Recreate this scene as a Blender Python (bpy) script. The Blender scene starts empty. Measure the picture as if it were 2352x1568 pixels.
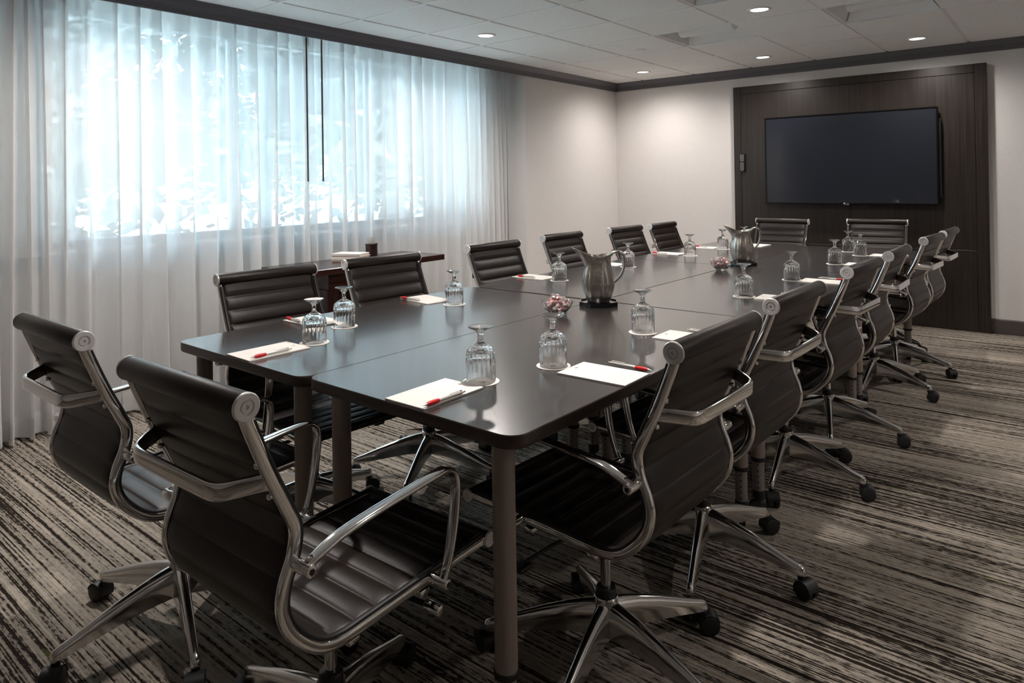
import bpy, bmesh, math, random
from mathutils import Vector, Matrix

random.seed(7)
PI = math.pi
scene = bpy.context.scene
COL = scene.collection

# ------------------------------------------------------------------ camera
YAW, PITCH, ROLL, FPX, CYPX = -0.6834, 0.0052, -0.0152, 1577.4, 408.8
CAM_H = 1.31
fw = Vector((math.sin(YAW)*math.cos(PITCH), math.cos(YAW)*math.cos(PITCH), math.sin(PITCH)))
r0 = Vector((math.cos(YAW), -math.sin(YAW), 0)); u0 = r0.cross(fw)
rt = math.cos(ROLL)*r0 + math.sin(ROLL)*u0
up = -math.sin(ROLL)*r0 + math.cos(ROLL)*u0
cam = bpy.data.cameras.new('camera')
cam.sensor_fit = 'HORIZONTAL'; cam.sensor_width = 36.0
cam.lens = FPX*36.0/2352.0
cam.shift_x = 0.0
cam.shift_y = -(784.0-CYPX)/2352.0
cam.clip_start = 0.05; cam.clip_end = 400
camo = bpy.data.objects.new('camera', cam); COL.objects.link(camo)
M = Matrix((rt, up, -fw)).transposed().to_4x4(); M.translation = Vector((0, 0, CAM_H))
camo.matrix_world = M
scene.camera = camo

# ------------------------------------------------------------------ world, daylight, exposure
SKY_L = 64.0
world = bpy.data.worlds.new('world'); scene.world = world; world.use_nodes = True
wn = world.node_tree.nodes; wl = world.node_tree.links
bg = wn['Background']
bg.inputs['Color'].default_value = (0.64, 0.83, 1.0, 1)
bg.inputs['Strength'].default_value = 44.0
# overcast sky: brighter overhead than at the horizon
_tc = wn.new('ShaderNodeTexCoord'); _sx = wn.new('ShaderNodeSeparateXYZ'); wl.new(_tc.outputs['Generated'], _sx.inputs[0])
_mx = wn.new('ShaderNodeMath'); _mx.operation = 'MAXIMUM'; _mx.inputs[1].default_value = 0.0; wl.new(_sx.outputs['Z'], _mx.inputs[0])
_pw = wn.new('ShaderNodeMath'); _pw.operation = 'POWER'; _pw.inputs[1].default_value = 1.3; wl.new(_mx.outputs[0], _pw.inputs[0])
_ma = wn.new('ShaderNodeMath'); _ma.operation = 'MULTIPLY_ADD'; _ma.inputs[1].default_value = 0.90*SKY_L; _ma.inputs[2].default_value = 0.10*SKY_L
wl.new(_pw.outputs[0], _ma.inputs[0]); wl.new(_ma.outputs[0], bg.inputs['Strength'])
vs = scene.view_settings
vs.view_transform = 'Standard'; vs.look = 'None'; vs.gamma = 1.0; vs.use_curve_mapping = False
vs.exposure = 0.0
# daylight enters through the window opening: portal for the sky only
pl = bpy.data.lights.new('window_portal', 'AREA'); pl.shape = 'RECTANGLE'; pl.size = 3.6; pl.size_y = 1.44
pl.cycles.is_portal = True
plo = bpy.data.objects.new('window_portal', pl); COL.objects.link(plo)
plo.location = (-4.60, 3.06, 1.67); plo.rotation_euler = (0, -PI/2, 0)
LAMP_W = 140.0
sun = bpy.data.lights.new('sun', 'SUN'); sun.energy = 12.0; sun.angle = math.radians(2); sun.color = (1.0, 0.97, 0.92)
suno = bpy.data.objects.new('sun', sun); COL.objects.link(suno)
suno.rotation_euler = (math.radians(12), math.radians(38), 0)   # high behind the building: lights the ground and trees outside, not the room
LAMP_COL = (1.0, 0.925, 0.865)
try:
    scene.cycles.use_denoising = True
    scene.cycles.max_bounces = 10; scene.cycles.diffuse_bounces = 5; scene.cycles.glossy_bounces = 5
    scene.cycles.transmission_bounces = 10; scene.cycles.transparent_max_bounces = 12
    scene.cycles.sample_clamp_indirect = 12.0
except Exception:
    pass

# ------------------------------------------------------------------ materials
def new_mat(name):
    m = bpy.data.materials.new(name); m.use_nodes = True
    return m, m.node_tree.nodes, m.node_tree.links, m.node_tree.nodes['Principled BSDF']

def simple(name, col, rough=0.5, metal=0.0, var=0.06, scale=40.0, bump=0.0, bscale=200.0, spec=None, coat=0.0, aniso=None):
    m, n, l, b = new_mat(name)
    tc = n.new('ShaderNodeTexCoord'); nz = n.new('ShaderNodeTexNoise'); nz.inputs['Scale'].default_value = scale
    l.new(tc.outputs['Object'], nz.inputs['Vector'])
    mx = n.new('ShaderNodeMix'); mx.data_type = 'RGBA'
    mx.inputs[6].default_value = (*[c*(1-var) for c in col], 1); mx.inputs[7].default_value = (*[min(1, c*(1+var)) for c in col], 1)
    l.new(nz.outputs['Fac'], mx.inputs[0]); l.new(mx.outputs[2], b.inputs['Base Color'])
    b.inputs['Roughness'].default_value = rough; b.inputs['Metallic'].default_value = metal
    if spec is not None: b.inputs['Specular IOR Level'].default_value = spec
    if coat: b.inputs['Coat Weight'].default_value = coat; b.inputs['Coat Roughness'].default_value = 0.1
    if bump:
        n2 = n.new('ShaderNodeTexNoise'); n2.inputs['Scale'].default_value = bscale; n2.inputs['Detail'].default_value = 4
        l.new(tc.outputs['Object'], n2.inputs['Vector'])
        bp = n.new('ShaderNodeBump'); bp.inputs['Strength'].default_value = bump; bp.inputs['Distance'].default_value = 0.002
        l.new(n2.outputs['Fac'], bp.inputs['Height']); l.new(bp.outputs['Normal'], b.inputs['Normal'])
    return m

chrome = simple('chrome', (0.80, 0.79, 0.78), 0.07, 1.0, 0.03)
satin = simple('satin_aluminium', (0.80, 0.79, 0.78), 0.32, 0.45, 0.03)
polished = simple('polished_aluminium', (0.72, 0.71, 0.70), 0.13, 1.0, 0.05)
leather = simple('dark_leather', (0.0125, 0.0074, 0.0058), 0.40, 0, 0.15, 60, 0.18, 500, 0.4)
black_plastic = simple('black_plastic', (0.008, 0.008, 0.009), 0.45, 0, 0.1)
black_gloss = simple('black_gloss', (0.006, 0.006, 0.007), 0.12)
rubber = simple('caster_rubber', (0.012, 0.012, 0.012), 0.6)
taupe = simple('taupe_paint', (0.27, 0.215, 0.185), 0.42, 0, 0.05, 30)
grey_tube = simple('grey_tube', (0.23, 0.20, 0.185), 0.4)
paper = simple('paper', (0.80, 0.76, 0.72), 0.7, 0, 0.02)
paper_edge = simple('paper_edges', (0.62, 0.50, 0.42), 0.8, 0, 0.15, 300)
ink = simple('brown_ink', (0.10, 0.035, 0.03), 0.6)
dark_ink = simple('dark_ink', (0.06, 0.05, 0.06), 0.6)
pen_silver = simple('pen_silver', (0.70, 0.68, 0.66), 0.30, 0.35)
pen_red = simple('pen_red', (0.62, 0.012, 0.012), 0.4)
white_paint = simple('white_paint', (0.80, 0.81, 0.82), 0.45, 0, 0.02)
grid_white = simple('grid_white', (0.90, 0.90, 0.90), 0.5, 0, 0.02)
crown_paint = simple('crown_paint', (0.118, 0.114, 0.130), 0.38, 0, 0.04)
base_paint = simple('baseboard_paint', (0.085, 0.072, 0.072), 0.5, 0, 0.04)
alu_frame = simple('window_aluminium', (0.22, 0.24, 0.27), 0.4, 0.3)
candy_red = simple('candy_red', (0.80, 0.06, 0.05), 0.25, 0, 0.3, 120)
candy_pink = simple('candy_pink', (0.90, 0.50, 0.46), 0.25, 0, 0.3, 120)
wand_brown = simple('wand_brown', (0.10, 0.075, 0.055), 0.4)
bark = simple('bark', (0.06, 0.055, 0.05), 0.9, 0, 0.3, 8, 0.6, 20)
pave = simple('outside_paving', (0.55, 0.55, 0.53), 0.9, 0, 0.1, 2)
lawn = simple('outside_lawn', (0.26, 0.28, 0.24), 0.95, 0, 0.3, 3)
led = None

def mk_emit(name, col, s):
    m = bpy.data.materials.new(name); m.use_nodes = True
    n = m.node_tree.nodes; l = m.node_tree.links; n.clear()
    e = n.new('ShaderNodeEmission'); e.inputs[0].default_value = (*col, 1); e.inputs[1].default_value = s
    o = n.new('ShaderNodeOutputMaterial'); l.new(e.outputs[0], o.inputs[0]); return m
lamp_lens = mk_emit('lit_lamp_lens', (1.0, 0.90, 0.76), 9.0)

def wall_mat(name, col):
    m, n, l, b = new_mat(name)
    tc = n.new('ShaderNodeTexCoord')
    mp = n.new('ShaderNodeMapping'); mp.inputs['Scale'].default_value = (90, 90, 420); l.new(tc.outputs['Object'], mp.inputs[0])
    nz = n.new('ShaderNodeTexNoise'); nz.inputs['Scale'].default_value = 1.0; nz.inputs['Detail'].default_value = 2; l.new(mp.outputs[0], nz.inputs['Vector'])
    mp2 = n.new('ShaderNodeMapping'); mp2.inputs['Scale'].default_value = (420, 420, 40); l.new(tc.outputs['Object'], mp2.inputs[0])
    nz2 = n.new('ShaderNodeTexNoise'); nz2.inputs['Scale'].default_value = 1.0; l.new(mp2.outputs[0], nz2.inputs['Vector'])
    ad = n.new('ShaderNodeMath'); ad.operation = 'ADD'; l.new(nz.outputs['Fac'], ad.inputs[0]); l.new(nz2.outputs['Fac'], ad.inputs[1])
    rp = n.new('ShaderNodeValToRGB'); rp.color_ramp.elements[0].position = 0.3; rp.color_ramp.elements[1].position = 0.75
    hf = n.new('ShaderNodeMath'); hf.operation = 'MULTIPLY'; hf.inputs[1].default_value = 0.5; l.new(ad.outputs[0], hf.inputs[0])
    rp.color_ramp.elements[0].color = (*[c*0.90 for c in col], 1); rp.color_ramp.elements[1].color = (*[min(1, c*1.06) for c in col], 1)
    l.new(hf.outputs[0], rp.inputs[0]); l.new(rp.outputs[0], b.inputs['Base Color'])
    bp = n.new('ShaderNodeBump'); bp.inputs['Strength'].default_value = 0.12; bp.inputs['Distance'].default_value = 0.001
    l.new(hf.outputs[0], bp.inputs['Height']); l.new(bp.outputs[0], b.inputs['Normal'])
    b.inputs['Roughness'].default_value = 0.75
    return m
wall_m = wall_mat('wallcovering', (0.75, 0.725, 0.71))

def tile_mat():
    m, n, l, b = new_mat('acoustic_tile')
    tc = n.new('ShaderNodeTexCoord'); nz = n.new('ShaderNodeTexNoise'); nz.inputs['Scale'].default_value = 260; nz.inputs['Detail'].default_value = 3
    l.new(tc.outputs['Object'], nz.inputs['Vector'])
    rp = n.new('ShaderNodeValToRGB'); rp.color_ramp.elements[0].position = 0.36; rp.color_ramp.elements[1].position = 0.56
    rp.color_ramp.elements[0].color = (0.74, 0.74, 0.735, 1); rp.color_ramp.elements[1].color = (0.95, 0.95, 0.94, 1)
    l.new(nz.outputs['Fac'], rp.inputs[0]); l.new(rp.outputs[0], b.inputs['Base Color']); b.inputs['Roughness'].default_value = 0.95
    bp = n.new('ShaderNodeBump'); bp.inputs['Strength'].default_value = 0.5; bp.inputs['Distance'].default_value = 0.0015
    l.new(nz.outputs['Fac'], bp.inputs['Height']); l.new(bp.outputs[0], b.inputs['Normal'])
    return m
tile_m = tile_mat()

def carpet_mat():
    m, n, l, b = new_mat('striped_carpet')
    tc = n.new('ShaderNodeTexCoord')
    def noise(sc, detail=2.0, rough=0.5, dim=None):
        mp = n.new('ShaderNodeMapping'); mp.inputs['Scale'].default_value = sc; l.new(tc.outputs['Object'], mp.inputs[0])
        z = n.new('ShaderNodeTexNoise'); z.inputs['Scale'].default_value = 1.0; z.inputs['Detail'].default_value = detail; z.inputs['Roughness'].default_value = rough
        l.new(mp.outputs[0], z.inputs['Vector']); return z.outputs['Fac']
    def math_(op, a, c, d=None):
        x = n.new('ShaderNodeMath'); x.operation = op
        for i, v in enumerate((a, c, d)):
            if v is None: continue
            if isinstance(v, (int, float)): x.inputs[i].default_value = v
            else: l.new(v, x.inputs[i])
        return x.outputs[0]
    s1 = noise((1.0, 68, 1), 2.5, 0.62)           # stripes running along x
    s2 = noise((0.5, 165, 1), 1.0)              # fine lines
    brk = noise((34, 95, 1), 2.0, 0.6)           # broken yarn edges
    reg = noise((0.55, 2.6, 1), 1.0)             # denser and lighter bands
    v = math_('ADD', math_('MULTIPLY', s1, 0.62), math_('MULTIPLY', s2, 0.38))
    v = math_('ADD', v, math_('MULTIPLY', math_('SUBTRACT', brk, 0.5), 0.30))
    v = math_('ADD', v, math_('MULTIPLY', math_('SUBTRACT', reg, 0.5), 0.22))
    rp = n.new('ShaderNodeValToRGB'); cr = rp.color_ramp; cr.interpolation = 'LINEAR'
    cr.elements[0].position = 0.415; cr.elements[0].color = (0.024, 0.018, 0.014, 1)
    e = cr.elements.new(0.445); e.color = (0.050, 0.041, 0.034, 1)
    e = cr.elements.new(0.475); e.color = (0.26, 0.230, 0.195, 1)
    cr.elements[-1].position = 0.62; cr.elements[-1].color = (0.46, 0.405, 0.345, 1)
    l.new(v, rp.inputs[0])
    gn = noise((3.0, 26, 1), 1.0)
    gr = n.new('ShaderNodeValToRGB'); gr.color_ramp.elements[0].position = 0.73; gr.color_ramp.elements[0].color = (0, 0, 0, 1); gr.color_ramp.elements[1].position = 0.78; gr.color_ramp.elements[1].color = (0.55, 0.55, 0.55, 1)
    l.new(gn, gr.inputs[0])
    mx = n.new('ShaderNodeMix'); mx.data_type = 'RGBA'; l.new(gr.outputs[0], mx.inputs[0]); l.new(rp.outputs[0], mx.inputs[6]); mx.inputs[7].default_value = (0.13, 0.15, 0.03, 1)
    # yarn tufts
    wv = noise((260, 330, 1), 1.0)
    tv = n.new('ShaderNodeMix'); tv.data_type = 'RGBA'; tv.blend_type = 'MULTIPLY'; tv.inputs[0].default_value = 0.55
    l.new(mx.outputs[2], tv.inputs[6])
    wr = n.new('ShaderNodeValToRGB'); wr.color_ramp.elements[0].position = 0.3; wr.color_ramp.elements[1].position = 0.62; wr.color_ramp.elements[0].color = (0.45, 0.45, 0.45, 1)
    l.new(wv, wr.inputs[0]); l.new(wr.outputs[0], tv.inputs[7])
    l.new(tv.outputs[2], b.inputs['Base Color']); b.inputs['Roughness'].default_value = 1.0; b.inputs['Specular IOR Level'].default_value = 0.1
    h = math_('ADD', math_('MULTIPLY', wv, 0.5), math_('MULTIPLY', v, 0.9))
    bp = n.new('ShaderNodeBump'); bp.inputs['Strength'].default_value = 0.6; bp.inputs['Distance'].default_value = 0.006
    l.new(h, bp.inputs['Height']); l.new(bp.outputs[0], b.inputs['Normal'])
    return m
carpet_m = carpet_mat()

def wood_mat(name, c1, c2, axis='z', rough=0.36, sc=1.0):
    m, n, l, b = new_mat(name)
    tc = n.new('ShaderNodeTexCoord'); mp = n.new('ShaderNodeMapping')
    s = [180*sc, 180*sc, 180*sc]; s['xyz'.index(axis)] = 1.6*sc
    mp.inputs['Scale'].default_value = s; l.new(tc.outputs['Object'], mp.inputs[0])
    nz = n.new('ShaderNodeTexNoise'); nz.inputs['Scale'].default_value = 1; nz.inputs['Detail'].default_value = 3; l.new(mp.outputs[0], nz.inputs['Vector'])
    rp = n.new('ShaderNodeValToRGB'); rp.color_ramp.elements[0].position = 0.32; rp.color_ramp.elements[1].position = 0.7
    rp.color_ramp.elements[0].color = (*c1, 1); rp.color_ramp.elements[1].color = (*c2, 1)
    l.new(nz.outputs['Fac'], rp.inputs[0]); l.new(rp.outputs[0], b.inputs['Base Color']); b.inputs['Roughness'].default_value = rough
    return m
panel_wood = wood_mat('panel_veneer', (0.010, 0.0075, 0.006), (0.034, 0.026, 0.021), 'z', 0.34)
console_wood = wood_mat('console_veneer', (0.020, 0.006, 0.005), (0.055, 0.018, 0.013), 'y', 0.25)
console_leg_wood = wood_mat('console_leg_veneer', (0.020, 0.006, 0.005), (0.055, 0.018, 0.013), 'z', 0.25)
laminate = simple('table_laminate', (0.034, 0.030, 0.029), 0.23, 0, 0.06, 500, 0.03, 900, 0.9, 0.3)
table_edge_m = simple('table_edge', (0.048, 0.031, 0.025), 0.36, 0, 0.08, 60)

def steel_mat():
    m, n, l, b = new_mat('brushed_steel')
    tc = n.new('ShaderNodeTexCoord')
    b.inputs['Base Color'].default_value = (0.50, 0.465, 0.42, 1); b.inputs['Metallic'].default_value = 1; b.inputs['Roughness'].default_value = 0.27
    vz = n.new('ShaderNodeTexVoronoi'); vz.inputs['Scale'].default_value = 190; l.new(tc.outputs['Object'], vz.inputs['Vector'])
    rp = n.new('ShaderNodeValToRGB'); rp.color_ramp.elements[0].position = 0.0; rp.color_ramp.elements[0].color = (1, 1, 1, 1); rp.color_ramp.elements[1].position = 0.32; rp.color_ramp.elements[1].color = (0, 0, 0, 1)
    l.new(vz.outputs['Distance'], rp.inputs[0])
    bp = n.new('ShaderNodeBump'); bp.inputs['Strength'].default_value = 0.35; bp.inputs['Distance'].default_value = 0.0015
    l.new(rp.outputs[0], bp.inputs['Height']); l.new(bp.outputs[0], b.inputs['Normal'])
    return m
steel = steel_mat()
steel_smooth = simple('steel_handle', (0.55, 0.53, 0.50), 0.2, 1.0, 0.05)

def glass_mat(name, col=(1, 1, 1), ior=1.5, rough=0.0):
    m, n, l, b = new_mat(name)
    b.inputs['Base Color'].default_value = (*col, 1); b.inputs['Transmission Weight'].default_value = 1.0
    b.inputs['Roughness'].default_value = rough; b.inputs['IOR'].default_value = ior
    return m
glass = glass_mat('clear_glass', (0.985, 0.99, 0.99))

def thin_mat(name, T, tint=(1, 1, 1), rough=0.05, gl=0.12):
    m = bpy.data.materials.new(name); m.use_nodes = True
    n = m.node_tree.nodes; l = m.node_tree.links; n.clear()
    t = n.new('ShaderNodeBsdfTransparent'); t.inputs[0].default_value = (*tint, 1)
    g = n.new('ShaderNodeBsdfGlossy'); g.inputs['Roughness'].default_value = rough
    fr = n.new('ShaderNodeFresnel'); fr.inputs[0].default_value = 1.45
    ad = n.new('ShaderNodeMath'); ad.operation = 'ADD'; ad.inputs[1].default_value = gl; l.new(fr.outputs[0], ad.inputs[0])
    mx = n.new('ShaderNodeMixShader'); l.new(ad.outputs[0], mx.inputs[0]); l.new(t.outputs[0], mx.inputs[1]); l.new(g.outputs[0], mx.inputs[2])
    o = n.new('ShaderNodeOutputMaterial'); l.new(mx.outputs[0], o.inputs[0]); return m
window_glass = thin_mat('window_glass', 1, (0.93, 0.97, 0.97), 0.0, 0.0)
wrapper_m = thin_mat('clear_wrapper', 1, (0.98, 0.96, 0.96), 0.25, 0.30)
_n = wrapper_m.node_tree.nodes; _l = wrapper_m.node_tree.links
_d = _n.new('ShaderNodeBsdfDiffuse'); _d.inputs[0].default_value = (0.92, 0.86, 0.85, 1); _m2 = _n.new('ShaderNodeMixShader'); _m2.inputs[0].default_value = 0.16
_o = [x for x in _n if x.type == 'OUTPUT_MATERIAL'][0]; _src = _o.inputs[0].links[0].from_socket
_l.new(_src, _m2.inputs[1]); _l.new(_d.outputs[0], _m2.inputs[2]); _l.new(_m2.outputs[0], _o.inputs[0])

def sheer_mat(name, T0, col):
    m = bpy.data.materials.new(name); m.use_nodes = True
    n = m.node_tree.nodes; l = m.node_tree.links; n.clear()
    lw = n.new('ShaderNodeLayerWeight'); lw.inputs[0].default_value = 0.5
    c = n.new('ShaderNodeMath'); c.operation = 'SUBTRACT'; c.inputs[0].default_value = 1.0; l.new(lw.outputs['Facing'], c.inputs[1])
    mxm = n.new('ShaderNodeMath'); mxm.operation = 'MAXIMUM'; mxm.inputs[1].default_value = 0.12; l.new(c.outputs[0], mxm.inputs[0])
    inv = n.new('ShaderNodeMath'); inv.operation = 'DIVIDE'; inv.inputs[0].default_value = 1.0; l.new(mxm.outputs[0], inv.inputs[1])
    pw = n.new('ShaderNodeMath'); pw.operation = 'POWER'; pw.inputs[0].default_value = T0; l.new(inv.outputs[0], pw.inputs[1])
    tc = n.new('ShaderNodeTexCoord'); nz = n.new('ShaderNodeTexNoise'); nz.inputs['Scale'].default_value = 900; l.new(tc.outputs['Object'], nz.inputs['Vector'])
    cm = n.new('ShaderNodeMix'); cm.data_type = 'RGBA'; l.new(nz.outputs['Fac'], cm.inputs[0]); cm.inputs[6].default_value = (*[x*0.97 for x in col], 1); cm.inputs[7].default_value = (*col, 1)
    d = n.new('ShaderNodeBsdfDiffuse'); t = n.new('ShaderNodeBsdfTranslucent')
    l.new(cm.outputs[2], d.inputs[0]); l.new(cm.outputs[2], t.inputs[0])
    mf = n.new('ShaderNodeMixShader'); mf.inputs[0].default_value = 0.5; l.new(d.outputs[0], mf.inputs[1]); l.new(t.outputs[0], mf.inputs[2])
    tr = n.new('ShaderNodeBsdfTransparent')
    mx = n.new('ShaderNodeMixShader'); l.new(pw.outputs[0], mx.inputs[0]); l.new(mf.outputs[0], mx.inputs[1]); l.new(tr.outputs[0], mx.inputs[2])
    o = n.new('ShaderNodeOutputMaterial'); l.new(mx.outputs[0], o.inputs[0]); return m
sheer_m = sheer_mat('sheer_fabric', 0.27, (0.91, 0.91, 0.91))

def leaf_mat():
    m, n, l, b = new_mat('leaves')
    oi = n.new('ShaderNodeTexCoord'); nz = n.new('ShaderNodeTexNoise'); nz.inputs['Scale'].default_value = 3; l.new(oi.outputs['Object'], nz.inputs['Vector'])
    mx = n.new('ShaderNodeMix'); mx.data_type = 'RGBA'; mx.inputs[6].default_value = (0.020, 0.022, 0.020, 1); mx.inputs[7].default_value = (0.060, 0.065, 0.058, 1)
    l.new(nz.outputs['Fac'], mx.inputs[0]); l.new(mx.outputs[2], b.inputs['Base Color']); b.inputs['Roughness'].default_value = 0.7
    return m
leaf_m = leaf_mat()

# ------------------------------------------------------------------ mesh building
class MB:
    def __init__(self): self.v = []; self.f = []
    def add(self, vs, fs, M=None):
        k = len(self.v)
        for p in vs: self.v.append(tuple(M @ Vector(p)) if M is not None else tuple(p))
        for q in fs: self.f.append([i+k for i in q])
        return self
    def bm(self, bm, M=None):
        bm.verts.ensure_lookup_table(); bm.verts.index_update()
        self.add([v.co.copy() for v in bm.verts], [[v.index for v in f.verts] for f in bm.faces], M); bm.free(); return self
    def box(self, x0, x1, y0, y1, z0, z1, bev=0.0, seg=2, M=None):
        b = bmesh.new(); bmesh.ops.create_cube(b, size=1.0)
        for v in b.verts:
            v.co = Vector(((x0+x1)/2+v.co.x*(x1-x0), (y0+y1)/2+v.co.y*(y1-y0), (z0+z1)/2+v.co.z*(z1-z0)))
        if bev > 0: bmesh.ops.bevel(b, geom=b.edges[:], offset=bev, segments=seg, affect='EDGES', profile=0.5)
        return self.bm(b, M)
    def lathe(self, prof, n=32, M=None, fn=None, close=False):
        vs = []; fs = []; m = len(prof)
        for j in range(n):
            a = 2*PI*j/n
            for i, (r, z) in enumerate(prof):
                rr, zz = (r, z) if fn is None else fn(r, z, a, i)
                vs.append((rr*math.cos(a), rr*math.sin(a), zz))
        for j in range(n):
            j2 = (j+1) % n
            for i in range(m-1 if not close else m):
                i2 = (i+1) % m
                fs.append([j*m+i, j2*m+i, j2*m+i2, j*m+i2])
        if not close:
            if prof[0][0] > 1e-6: fs.append([j*m for j in range(n)][::-1])
            if prof[-1][0] > 1e-6: fs.append([j*m+m-1 for j in range(n)])
        return self.add(vs, fs, M)
    def sweep(self, path, section, side=None, scales=None, caps=True, closed=False):
        path = [Vector(p) for p in path]; N = len(path); k = len(section); vs = []; fs = []
        for i, p in enumerate(path):
            if closed: t = path[(i+1) % N]-path[i-1]
            else: t = path[min(i+1, N-1)]-path[max(i-1, 0)]
            t.normalize()
            s = Vector(side) if side is not None else (Vector((0, 0, 1)) if abs(t.z) < 0.9 else Vector((1, 0, 0)))
            b = t.cross(s)
            if b.length < 1e-6: b = t.orthogonal()
            b.normalize(); s2 = b.cross(t).normalized()
            sc = scales[i] if scales else (1, 1)
            if not isinstance(sc, tuple): sc = (sc, sc)
            for (a, c) in section: vs.append(p + s2*(a*sc[0]) + b*(c*sc[1]))
        rng = N if closed else N-1
        for i in range(rng):
            i2 = (i+1) % N
            for j in range(k):
                j2 = (j+1) % k
                fs.append([i*k+j, i*k+j2, i2*k+j2, i2*k+j])
        if caps and not closed:
            fs.append([j for j in range(k)][::-1]); fs.append([(N-1)*k+j for j in range(k)])
        return self.add(vs, fs)
    def tube(self, path, r, n=10, side=None, scales=None, closed=False):
        return self.sweep(path, [(r*math.cos(2*PI*i/n), r*math.sin(2*PI*i/n)) for i in range(n)], side, scales, True, closed)
    def cyl(self, p0, p1, r, n=20, bev=0.0):
        p0 = Vector(p0); p1 = Vector(p1); d = p1-p0; L = d.length
        M = Matrix.Translation(p0) @ d.to_track_quat('Z', 'Y').to_matrix().to_4x4()
        pr = [(r, 0), (r, L)] if bev <= 0 else [(0, 0), (r-bev, 0), (r-bev*.3, bev*.3), (r, bev), (r, L-bev), (r-bev*.3, L-bev*.3), (r-bev, L), (0, L)]
        return self.lathe(pr, n, M)
    def grid(self, nu, nv, fn, wrap=False):
        vs = [fn(i, j) for i in range(nu) for j in range(nv)]
        fs = [[i*nv+j, (i+1)*nv+j, (i+1)*nv+j+1, i*nv+j+1] for i in range(nu-1) for j in range(nv-1)]
        return self.add(vs, fs)
    def mesh(self, name, m, ang=35.0, smooth=True):
        me = bpy.data.meshes.new(name)
        me.from_pydata([tuple(p) for p in self.v], [], self.f)
        b = bmesh.new(); b.from_mesh(me); bmesh.ops.remove_doubles(b, verts=b.verts, dist=1e-6); bmesh.ops.recalc_face_normals(b, faces=b.faces); b.to_mesh(me); b.free()
        me.materials.append(m)
        if smooth:
            me.shade_smooth(); me.set_sharp_from_angle(angle=math.radians(ang))
        me.update(); return me

def rrect(w, h, r, n=4):
    out = []
    for cx, cy, a0 in ((w-r, h-r, 0), (-w+r, h-r, PI/2), (-w+r, -h+r, PI), (w-r, -h+r, 1.5*PI)):
        for i in range(n+1):
            a = a0+PI/2*i/n; out.append((cx+r*math.cos(a), cy+r*math.sin(a)))
    return out

def cat(pts, n=6, closed=False):
    P = [Vector(p) for p in pts]; out = []; N = len(P)
    for i in range(N if closed else N-1):
        p0 = P[i-1] if (i > 0 or closed) else P[0]*2-P[1]
        p1 = P[i]; p2 = P[(i+1) % N]
        p3 = P[(i+2) % N] if (closed or i+2 < N) else P[-1]*2-P[-2]
        for k in range(n):
            t = k/n
            out.append(0.5*((2*p1)+(p2-p0)*t+(2*p0-5*p1+4*p2-p3)*t*t+(3*p1-p0-3*p2+p3)*t**3))
    if not closed: out.append(P[-1])
    return out

def link(name, me, parent=None, loc=(0, 0, 0), rot=(0, 0, 0), label=None):
    o = bpy.data.objects.new(name, me); COL.objects.link(o)
    o.location = loc; o.rotation_euler = rot
    if parent is not None: o.parent = parent
    if label: o['label'] = label
    return o
def tag(o, label, cat_, group=None, kind=None):
    o['label'] = label; o['category'] = cat_
    if group: o['group'] = group
    if kind: o['kind'] = kind
    return o
def thing(name, label, cat_, loc=(0, 0, 0), rz=0.0, group=None):
    o = bpy.data.objects.new(name, None); COL.objects.link(o); o.empty_display_size = 0.1
    o.location = loc; o.rotation_euler = (0, 0, rz)
    return tag(o, label, cat_, group)
def structure(name, me, label=None, parent=None):
    o = link(name, me, parent)
    if parent is None: o['kind'] = 'structure'
    if label: o['label'] = label
    return o

# ------------------------------------------------------------------ room shell
XL, YB, ZC = -4.07, 6.92, 2.42
XR, YF = 2.6, -2.9
XW = -4.45           # window plane inside the curtain recess
RY0, RY1 = 0.90, 5.21  # recess
WY0, WY1, WZ0, WZ1 = 1.27, 4.85, 0.96, 2.37

structure('floor', MB().box(XW-.12, XR, YF, YB, -.08, 0).mesh('floor', carpet_m, smooth=False), 'dark and beige striped carpet')
structure('wall_back', MB().box(XL-.5, XR+.1, YB, YB+.1, 0, 2.6).mesh('wall_back', wall_m, smooth=False))
structure('wall_right', MB().box(XR, XR+.1, YF-.1, YB, 0, 2.7).mesh('wall_right', wall_m, smooth=False))
structure('wall_front', MB().box(XL-.5, XR, YF-.1, YF, 0, 2.6).mesh('wall_front', wall_m, smooth=False))
wlm = MB()
wlm.box(XW-.12, XL, RY1, YB, 0, 2.6)
wlm.box(XW-.12, XL, YF, RY0, 0, 2.6)
wlm.box(XW-.12, XW, RY0, RY1, 0, WZ0)
wlm.box(XW-.12, XW, RY0, RY1, WZ1, 2.6)
wlm.box(XW-.12, XW, RY0, WY0, WZ0, WZ1)
wlm.box(XW-.12, XW, WY1, RY1, WZ0, WZ1)
structure('wall_left', wlm.mesh('wall_left', wall_m, smooth=False))
structure('trim_1', MB().box(XW, XL, RY0, RY1, 2.425, 2.5).mesh('trim_1', white_paint, smooth=False), 'white curtain pocket above the sheers')

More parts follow.
